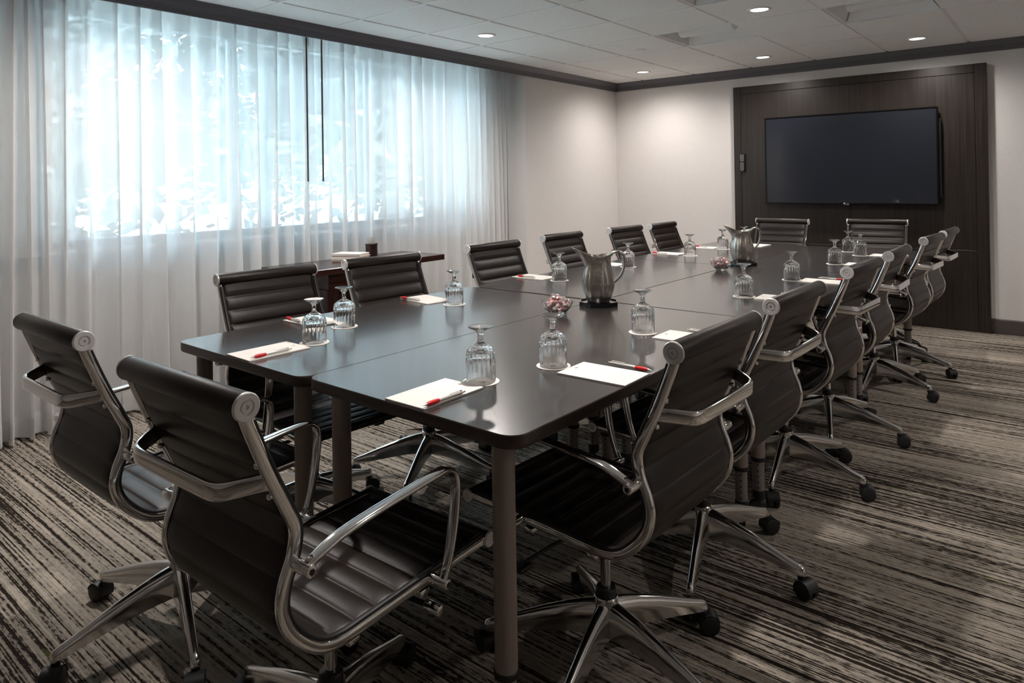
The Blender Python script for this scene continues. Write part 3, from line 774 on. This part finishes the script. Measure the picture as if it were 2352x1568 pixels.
# rear brace: flat chrome bar bowed behind the back
zb = .793
br_h = [(.050, .2035, .792), (.038, .1975, .791), (.015, .1815, .788), (-.004, .1670, .785), (-.0145, .1540, .783), (-.0205, .1340, .782), (-.0220, .1000, .782)]
br_pts = br_h+[(-.0225, 0, .782)]+[(d_, -y_, z_) for d_, y_, z_ in br_h[::-1]]
bp_ = cat([(d-OFF, y, z) for d, y, z in br_pts], 5)
brace = MB().sweep(bp_, rrect(.0165, .0065, .0055, 3), (0, 0, 1))
for s in (-1, 1):
    for dz, dd in ((.032, -.012), (-.030, .012)):
        brace.cyl((.049-OFF+dd, s*(WR-.006), zb+dz), (.049-OFF+dd-.0125, s*(WR-.004), zb+dz), .0058, 14, .0015)
brace_me = brace.mesh('back_brace', chrome, 50)
# armrests
ARM = [(.094, .634), (.108, .643), (.137, .654), (.175, .664), (.25, .673), (.34, .680), (.42, .686), (.450, .686), (.472, .676), (.483, .655), (.483, .62), (.475, .565), (.463, .51), (.450, .470), (.440, .447)]
def arm_mesh(s):
    y = s*(WR+.040)
    pts = cat([(d-OFF, y, z) for d, z in ARM], 5); N = len(pts); sc = []
    for i in range(N):
        t_ = i/(N-1); w = 1.0
        if t_ < .14: w = .62+.38*t_/.14
        if t_ > .80: w = 1.0-.40*(t_-.80)/.20
        th = 1.0+.5*max(0, 1-t_/.10)+.5*max(0, (t_-.92)/.08)
        sc.append((w, th))
    mb = MB().sweep(pts, rrect(.0135, .0062, .0058, 4), (0, 1, 0), sc)
    # lugs joining arm to rail, with recessed screw ends
    for (d, z) in ((.094, .632), (.440, .446)):
        mb.cyl((d-OFF, s*(WR+.004), z), (d-OFF, s*(WR+.056), z), .0118, 20, .002)
        mb.cyl((d-OFF, s*(WR-.004), z), (d-OFF, s*(WR+.010), z), .0075, 14)
    return mb.mesh('armrest', chrome, 50)
arm_l, arm_r = arm_mesh(1), arm_mesh(-1)
screw_me = MB().cyl((0, -.0006, 0), (0, .0006, 0), .0058, 12).mesh('arm_screw', black_plastic)
bar_me = [MB().box(d-OFF-.014, d-OFF+.014, -WR+.004, WR-.004, .405, .421, .004, 2).mesh('seat_stretcher', polished) for d in (.235, .43)]
mech = MB().box(-.10, .11, -.055, .055, .362, .406, .010, 2).box(-.065, .07, -.045, .045, .335, .37, .012, 2).cyl((0, 0, .315), (0, 0, .345), .036, 24, .004)
mech_me = mech.mesh('tilt_mechanism', black_plastic)
lev_me = MB().tube(cat([(.03, .05, .375), (.05, .12, .372), (.07, .19, .362), (.085, .235, .350)], 5), .0055, 8).box(.066, .104, .225, .272, .338, .352, .005, 2, None).mesh('height_lever', black_plastic)
knob_me = MB().tube([(.075, -.05, .385), (.10, -.15, .385), (.105, -.20, .385)], .0065, 8).mesh('tilt_rod', black_plastic)
knobtip_me = MB().cyl((.105, -.20, .385), (.105, -.245, .385), .0125, 18, .003).mesh('tilt_knob', chrome)
lift_me = MB().cyl((0, 0, .20), (0, 0, .318), .0140, 20).mesh('gas_lift', chrome)
hub_me = MB().lathe([(0, .095), (.024, .095), (.030, .110), (.031, .165), (.0325, .168), (.0325, .192), (.030, .195), (0, .195)], 32).mesh('base_hub', polished)
sleeve_me = MB().lathe([(0, .193), (.026, .193), (.0275, .197), (.0275, .213), (.025, .217), (0, .217)], 28).mesh('sleeve', black_plastic)
def leg_arm():
    st = [(.018, .186, .098, .0235), (.05, .181, .098, .0215), (.10, .170, .096, .0185), (.17, .149, .088, .0160), (.24, .124, .078, .0140), (.29, .106, .070, .0128), (.318, .0975, .066, .0122), (.334, .091, .066, .0115), (.340, .080, .068, .0080)]
    vs = []; fs = []
    def sec(r, zt, zb_, w):
        h = zt-zb_
        return [(r, -w, zb_), (r, -w*.98, zb_+h*.45), (r, -w*.86, zb_+h*.78), (r, -w*.55, zt-h*.05), (r, 0, zt), (r, w*.55, zt-h*.05), (r, w*.86, zb_+h*.78), (r, w*.98, zb_+h*.45), (r, w, zb_), (r, w*.5, zb_+h*.12), (r, -w*.5, zb_+h*.12)]
    K = 11
    for q in st: vs += sec(*q)
    for i in range(len(st)-1):
        for j in range(K): fs.append([i*K+j, i*K+(j+1) % K, (i+1)*K+(j+1) % K, (i+1)*K+j])
    fs.append(list(range(K))[::-1]); fs.append([(len(st)-1)*K+j for j in range(K)])
    return MB().add(vs, fs).cyl((.326, 0, .060), (.326, 0, .084), .0105, 16, .001).mesh('base_leg', polished, 55)
legarm_me = leg_arm()
hood = MB()
def hood_sec():
    mb = MB(); N = 12; vs = []; fs = []
    for i in range(N+1):
        a = -.15*PI+1.1*PI*i/N
        c_, s_ = math.cos(a), math.sin(a)
        for y in (-.024, .024):
            vs.append((-.018+.0305*c_, y*.98, .0285+.0305*s_))
    for i in range(N): fs.append([2*i, 2*i+1, 2*i+3, 2*i+2])
    return mb.add(vs, fs)
hood = hood_sec().cyl((0, 0, .050), (0, 0, .066), .0115, 16, .001).box(-.030, .004, -.0035, .0035, .016, .056, .002, 1)
hood_me = hood.mesh('caster_hood', black_plastic, 50)
wheel_me = MB().cyl((-.018, -.0095, .0285), (-.018, .0095, .0285), .0285, 26, .004).mesh('caster_wheel', rubber, 50)

SEAT = {
 'E1': (-2.089, .634, 90.6, 53, 'left of the two chairs at the near table end'),
 'E2': (-1.301, .606, 91.6, 38, 'right of the two chairs at the near table end'),
 'R1': (-.660, 1.578, 177.9, 64, 'aisle-side chair nearest the camera'),
 'R2': (-.671, 2.228, 178.0, 71, 'second aisle-side chair from the camera'),
 'R3': (-.667, 3.093, 177.0, 62, 'third aisle-side chair from the camera'),
 'R4': (-.659, 3.767, 179.6, 70, 'fourth aisle-side chair from the camera'),
 'R5': (-.637, 4.686, 175.9, 54, 'fifth aisle-side chair from the camera'),
 'R6': (-.621, 5.252, 177.8, 66, 'farthest aisle-side chair'),
 'L1': (-2.623, 1.588, -4.2, 28, 'window-side chair nearest the camera'),
 'L2': (-2.599, 2.190, -4.3, 11, 'second window-side chair from the camera'),
 'L3': (-2.608, 3.022, -1.8, 30, 'third window-side chair from the camera'),
 'L4': (-2.660, 3.791, -.9, 50, 'fourth window-side chair from the camera'),
 'L5': (-2.621, 4.565, -3.3, 5, 'fifth window-side chair from the camera'),
 'L6': (-2.576, 5.082, -.2, 40, 'farthest window-side chair'),
 'F1': (-1.918, 5.994, -91.4, 20, 'left of the two chairs below the TV'),
 'F2': (-1.229, 6.190, -85.4, 60, 'right of the two chairs below the TV'),
}
def chair(key):
    cx, cy, deg, th, lab = SEAT[key]
    d = math.radians(deg); x = cx+OFF*math.cos(d); y = cy+OFF*math.sin(d)
    t = thing('office_chair', 'dark leather and chrome swivel chair, '+lab, 'chair', (x, y, 0), d, 'ribbed office chairs around the table')
    link('backrest', back_me, t); link('seat', seat_me, t); link('head_roll', roll_me, t)
    link('roll_cap', cap_l, t); link('roll_cap', cap_r, t)
    link('side_rail', rail_l, t); link('side_rail', rail_r, t)
    link('rail_insert', edge_l, t); link('rail_insert', edge_r, t)
    link('front_roll', froll_me, t); link('front_cap', fcap_l, t); link('front_cap', fcap_r, t)
    link('back_brace', brace_me, t)
    for sd, am in ((1, arm_l), (-1, arm_r)):
        a = link('armrest', am, t)
        for (dd, zz) in ((.094, .632), (.440, .446)): link('screw', screw_me, a, (dd-OFF, sd*(WR+.0560), zz))
    for m_ in bar_me: link('seat_stretcher', m_, t)
    link('tilt_mechanism', mech_me, t); link('height_lever', lev_me, t)
    k = link('tilt_rod', knob_me, t); link('tilt_knob', knobtip_me, k)
    link('gas_lift', lift_me, t); h = link('base_hub', hub_me, t); link('sleeve', sleeve_me, h)
    rnd = random.Random(key)
    for i in range(5):
        a = math.radians(th+72*i)-d
        link('base_leg', legarm_me, t, (0, 0, 0), (0, 0, a))
        c_ = link('caster', hood_me, t, (.326*math.cos(a), .326*math.sin(a), 0), (0, 0, a+PI+rnd.uniform(-.9, .9)))
        link('wheel', wheel_me, c_, (0, .0145, 0)); link('wheel', wheel_me, c_, (0, -.0145, 0))
    return t
for key in SEAT: chair(key)

# ------------------------------------------------------------------ place settings
def goblet_mesh():
    out = [(.0400, 0), (.0402, .004), (.0403, .030), (.0405, .038), (.0407, .046), (.0409, .054), (.0409, .062), (.0404, .072), (.0385, .081), (.0340, .088), (.0255, .0945), (.0165, .099), (.0105, .103), (.0080, .108), (.0072, .115), (.0075, .124), (.0090, .130), (.0140, .136), (.0225, .1405), (.0300, .1440), (.0330, .1455), (.0335, .1470), (.0325, .1480), (.0250, .1455), (.0120, .1420), (0, .1405)]
    inn = [(0, .0835), (.010, .0830), (.020, .0805), (.029, .0755), (.0348, .067), (.0364, .055), (.0374, .040), (.0382, .020), (.0384, .002), (.0392, -.0002)]
    prof = out[::-1]+[]
    full = inn+out
    def fn(r, z, a, i):
        if i < len(inn): return r, z
        # cut flutes with pointed tips around the bowl
        if .028 < z < .096:
            w = 20
            amp = min(1, (z-.028)/.030)*min(1, max(0, (.098-z))/.008)
            r = r*(1-.065*amp*(1-abs(math.cos(w*a/2))**.8)*(1.0 if z < .080 else .6))
        elif .10 < z < .13:
            r = r*(1+.08*math.cos(6*a))
        return r, z
    return MB().lathe(full, 140, None, fn).mesh('goblet', glass, 30)
gob_me = goblet_mesh()
coaster_me = MB().lathe([(0, 0), (.0495, 0), (.050, .0004), (.050, .0013), (.0495, .0016), (0, .0016)], 48).mesh('coaster', paper)
GL = {'E2': (-1.248, 1.387, 0), 'R1': (-1.182, 1.630, 90), 'R2': (-1.183, 2.174, 90), 'E1': (-2.013, 1.390, 0), 'L1': (-2.146, 1.615, -90), 'L2': (-2.127, 2.195, -90),
      'L3': (-2.161, 3.048, -90), 'L4': (-2.138, 3.754, -90), 'L5': (-2.089, 4.537, -90), 'L6': (-2.072, 5.083, -90), 'F1': (-2.051, 5.463, 180), 'R3': (-1.165, 3.093, 90),
      'R4': (-1.148, 3.729, 90), 'R5': (-1.143, 4.559, 90), 'R6': (-1.125, 5.135, 90), 'F2': (-1.254, 5.361, 180)}
SH = {'E1': 'left near-end chair', 'E2': 'right near-end chair', 'R1': 'nearest aisle-side chair', 'R2': 'second aisle-side chair', 'R3': 'third aisle-side chair', 'R4': 'fourth aisle-side chair', 'R5': 'fifth aisle-side chair', 'R6': 'farthest aisle-side chair',
      'L1': 'nearest window-side chair', 'L2': 'second window-side chair', 'L3': 'third window-side chair', 'L4': 'fourth window-side chair', 'L5': 'fifth window-side chair', 'L6': 'farthest window-side chair', 'F1': 'left chair below the TV', 'F2': 'right chair below the TV'}
for k, (x, y, a) in GL.items():
    c_ = thing('paper_coaster', 'round white paper coaster under the goblet at the %s' % SH[k], 'coaster', (x, y, TZ+.0001), math.radians(a), 'paper coasters')
    link('disc', coaster_me, c_); link('printed_mark', coaster_mark, c_, (0, .002, .0018))
    g = link('water_goblet', gob_me, None, (x, y, TZ+.0021), (0, 0, .3*x))
    tag(g, 'upturned fluted glass goblet at the place of the %s' % SH[k], 'glass', 'upturned goblets on coasters')

# notepads: centre, rotation (pad local +y is its top)
PADS = {'E2': (-1.269, 1.235, 0.5), 'E1': (-2.027, 1.227, -1), 'R1': (-1.018, 1.638, 91), 'R2': (-1.007, 2.179, 91), 'R3': (-1.000, 3.121, 92), 'R4': (-.994, 3.747, 91), 'R5': (-.978, 4.580, 91), 'R6': (-.962, 5.188, 90),
        'L1': (-2.328, 1.606, -91), 'L2': (-2.318, 2.206, -99), 'L3': (-2.345, 3.068, -91), 'L4': (-2.318, 3.800, -90), 'L5': (-2.268, 4.575, -93), 'L6': (-2.240, 5.110, -88), 'F1': (-1.950, 5.480, 178)}
for k, (x, y, a) in PADS.items():
    p = thing('notepad', 'white notepad with a small printed mark at the %s' % SH[k], 'notepad', (x, y, TZ+.0001), math.radians(a), 'notepads on the table')
    link('sheets', pad_me, p); link('printed_mark', pad_mark, p, (.0, .088, .0048))
PENS = {'E2': (-1.203, 1.129, -1.200, 1.272, 1), 'E1': (-1.968, 1.128, -1.965, 1.270, 1), 'R1': (-.918, 1.733, -1.061, 1.739, 0), 'R2': (-.920, 2.270, -1.063, 2.277, 0), 'R3': (-.905, 3.240, -1.048, 3.243, 0), 'R4': (-.905, 3.840, -1.048, 3.846, 0),
        'R5': (-.870, 4.690, -1.012, 4.693, 0), 'R6': (-.868, 5.306, -1.000, 5.325, 0), 'L1': (-2.452, 1.561, -2.310, 1.538, 0), 'L2': (-2.434, 2.150, -2.292, 2.144, 0), 'L3': (-2.436, 3.021, -2.293, 3.007, 1), 'L4': (-2.400, 3.745, -2.257, 3.735, 1), 'L5': (-2.386, 4.528, -2.244, 4.508, 0), 'L6': (-2.320, 5.128, -2.190, 5.070, 0)}
for k, (x0, y0, x1, y1, on) in PENS.items():
    px, py, pa = PADS[k]
    # does the pen lie on the pad?
    ca, sa = math.cos(math.radians(-pa)), math.sin(math.radians(-pa))
    hit = False
    for q in range(11):
        X, Y = x0+(x1-x0)*q/10-px, y0+(y1-y0)*q/10-py
        u, v = X*ca-Y*sa, X*sa+Y*ca
        if abs(u) < .076 and abs(v) < .113: hit = True
    pen('pen', x0, y0, x1, y1, TZ+(.0047 if hit else 0)+.0062, 'silver pen with a red grip beside the notepad at the %s' % SH[k], 'pens on the table')

# ------------------------------------------------------------------ pitchers on trivets, candy bowls
def pitcher_mesh():
    outer = [(.0, .0), (.046, 0), (.050, .004), (.056, .020), (.064, .042), (.0695, .066), (.0705, .085), (.0680, .106), (.0640, .128), (.0595, .146), (.0565, .160), (.0552, .172), (.0556, .184), (.0575, .196), (.0600, .205)]
    inner = [(.0580, .205), (.0555, .196), (.0536, .184), (.0532, .172), (.0545, .160), (.0575, .146), (.0620, .128), (.0660, .106), (.0680, .085), (.0620, .042), (.050, .012), (0, .008)]
    prof = outer+inner
    def fn(r, z, a, i):
        if .02 < z < .165: r *= 1+.045*math.sin(PI*(z-.02)/.145)*(abs(math.cos(6*a))-.6)
        if z > .150:
            k = ((z-.150)/.055)**1.4
            d = math.atan2(math.sin(a-PI), math.cos(a-PI))
            w = math.exp(-(d/.42)**2); w2 = math.exp(-(d/.95)**2)
            r += k*(.050*w+.004*w2); z += k*(.026*w+.006*w2-.008*math.exp(-((abs(d)-1.5)/.6)**2)+.006*math.exp(-((abs(d)-PI)/.6)**2))
        return r, z
    return MB().lathe(prof, 96, None, fn).mesh('pitcher_body', steel, 60)
pit_me = pitcher_mesh()
hp = [(.055, 0, .198), (.065, 0, .210), (.082, 0, .217), (.103, 0, .210), (.114, 0, .190), (.115, 0, .165), (.110, 0, .138), (.098, 0, .112), (.082, 0, .094), (.068, 0, .082)]
hpath = cat(hp, 6); hN = len(hpath)
handle_me = MB().sweep(hpath, [(.0105*math.cos(a*PI/8), .0055*math.sin(a*PI/8)) for a in range(16)], (0, 1, 0), [(1.25-.55*i/hN, 1.0) for i in range(hN)]).mesh('pitcher_handle', steel_smooth, 60)
oct_ = [(math.cos(PI/8+k*PI/4), math.sin(PI/8+k*PI/4)) for k in range(8)]
def triv(r, z0, z1, rin=None):
    mb = MB(); vs = [(r*x, r*y, z0) for x, y in oct_]+[(r*x, r*y, z1) for x, y in oct_]
    fs = [[k, (k+1) % 8, 8+(k+1) % 8, 8+k] for k in range(8)]+[list(range(8))[::-1], list(range(8, 16))]
    return mb.add(vs, fs)
triv_me = triv(.088, 0, .014).mesh('trivet', black_gloss, smooth=False)
lipm = MB(); vs = []; fs = []
for k, (r, z) in enumerate(((.088, .014), (.088, .019), (.081, .019), (.079, .014))):
    vs += [(r*x, r*y, z) for x, y in oct_]
for i in range(4):
    for k in range(8): fs.append([i*8+k, i*8+(k+1) % 8, ((i+1) % 4)*8+(k+1) % 8, ((i+1) % 4)*8+k])
lip_me = MB().add(vs, fs).mesh('trivet_lip', black_gloss, smooth=False)
for (x, y, wh) in ((-1.598, 2.544, 'nearer'), (-1.590, 4.201, 'farther')):
    tr = thing('trivet', 'black octagonal trivet under the %s steel pitcher' % wh, 'trivet', (x, y, TZ+.0001), .55, 'octagonal trivets')
    link('tray', triv_me, tr); link('raised_lip', lip_me, tr)
    p = thing('water_pitcher', '%s steel bell pitcher on a black octagonal trivet' % wh, 'pitcher', (x, y, TZ+.0145), math.radians(39), 'steel pitchers')
    link('body', pit_me, p); link('handle', handle_me, p)

def bowl_mesh():
    out = [(0, .0), (.026, .0), (.029, .003), (.034, .010), (.043, .018), (.052, .029), (.058, .041), (.0615, .052)]
    inn = [(.0595, .052), (.056, .041), (.050, .030), (.041, .020), (.030, .012), (0, .008)]
    def fn(r, z, a, i):
        k = max(0, (z-.008)/.044)
        return r*(1+.035*k*math.cos(12*a)), z+.0035*k**2*math.cos(12*a)
    return MB().lathe(out+inn, 96, None, fn).mesh('candy_bowl', glass, 50)
bowl_me = bowl_mesh()
def candy_mesh(seed):
    rnd = random.Random(seed); b = bmesh.new(); bmesh.ops.create_uvsphere(b, u_segments=12, v_segments=8, radius=.0085)
    for v in b.verts: v.co = Vector((v.co.x*1.25, v.co.y*1.0, v.co.z*.8))
    return MB().bm(b).mesh('candy', candy_red if seed % 3 else candy_pink, 80)
def wrap_mesh(seed):
    rnd = random.Random(seed+50); mb = MB()
    for s in (-1, 1):
        vs = [(s*.0095, 0, 0)]; fs = []; K = 9
        for k in range(K):
            a = 2*PI*k/K; rr = .0085*rnd.uniform(.7, 1.3)
            vs.append((s*(.0215+.003*rnd.random()), rr*math.cos(a), rr*math.sin(a)*.7))
        for k in range(K): fs.append([0, 1+k, 1+(k+1) % K])
        mb.add(vs, fs)
    b = bmesh.new(); bmesh.ops.create_icosphere(b, subdivisions=1, radius=.0098)
    for v in b.verts: v.co = Vector((v.co.x*1.25, v.co.y*1.05, v.co.z*.88))*rnd.uniform(.97, 1.06)
    mb.bm(b)
    return mb.mesh('wrapper', wrapper_m, smooth=False)
cm_ = [candy_mesh(k) for k in range(3)]; wm_ = [wrap_mesh(k) for k in range(3)]
for (x, y, wh, sd) in ((-1.619, 2.268, 'nearer', 1), (-1.601, 3.899, 'farther', 2)):
    o = link('candy_bowl', bowl_me, None, (x, y, TZ+.0002)); tag(o, 'scalloped glass bowl of wrapped candies beside the %s pitcher' % wh, 'bowl', 'glass candy bowls')
    rnd = random.Random(sd)
    lay = [(5, .021, .0195), (9, .036, .0310), (9, .040, .0440), (8, .033, .0570), (4, .017, .0670), (1, 0, .075)]
    for n_, r, z in lay:
        for k in range(n_):
            a = 2*PI*k/n_+z*200+rnd.uniform(-.2, .2); v = rnd.randrange(3); rr = r*rnd.uniform(.9, 1.04)
            c_ = link('wrapped_candy', cm_[v], None, (x+rr*math.cos(a), y+rr*math.sin(a), TZ+z+rnd.uniform(-.002, .002)), (rnd.uniform(-.5, .5), rnd.uniform(-.6, .6), rnd.uniform(0, 6)))
            tag(c_, 'red and white candy in a clear twist wrapper in the %s glass bowl' % wh, 'candy', 'wrapped candies in the %s bowl' % wh)
            link('wrapper', wm_[v], c_)
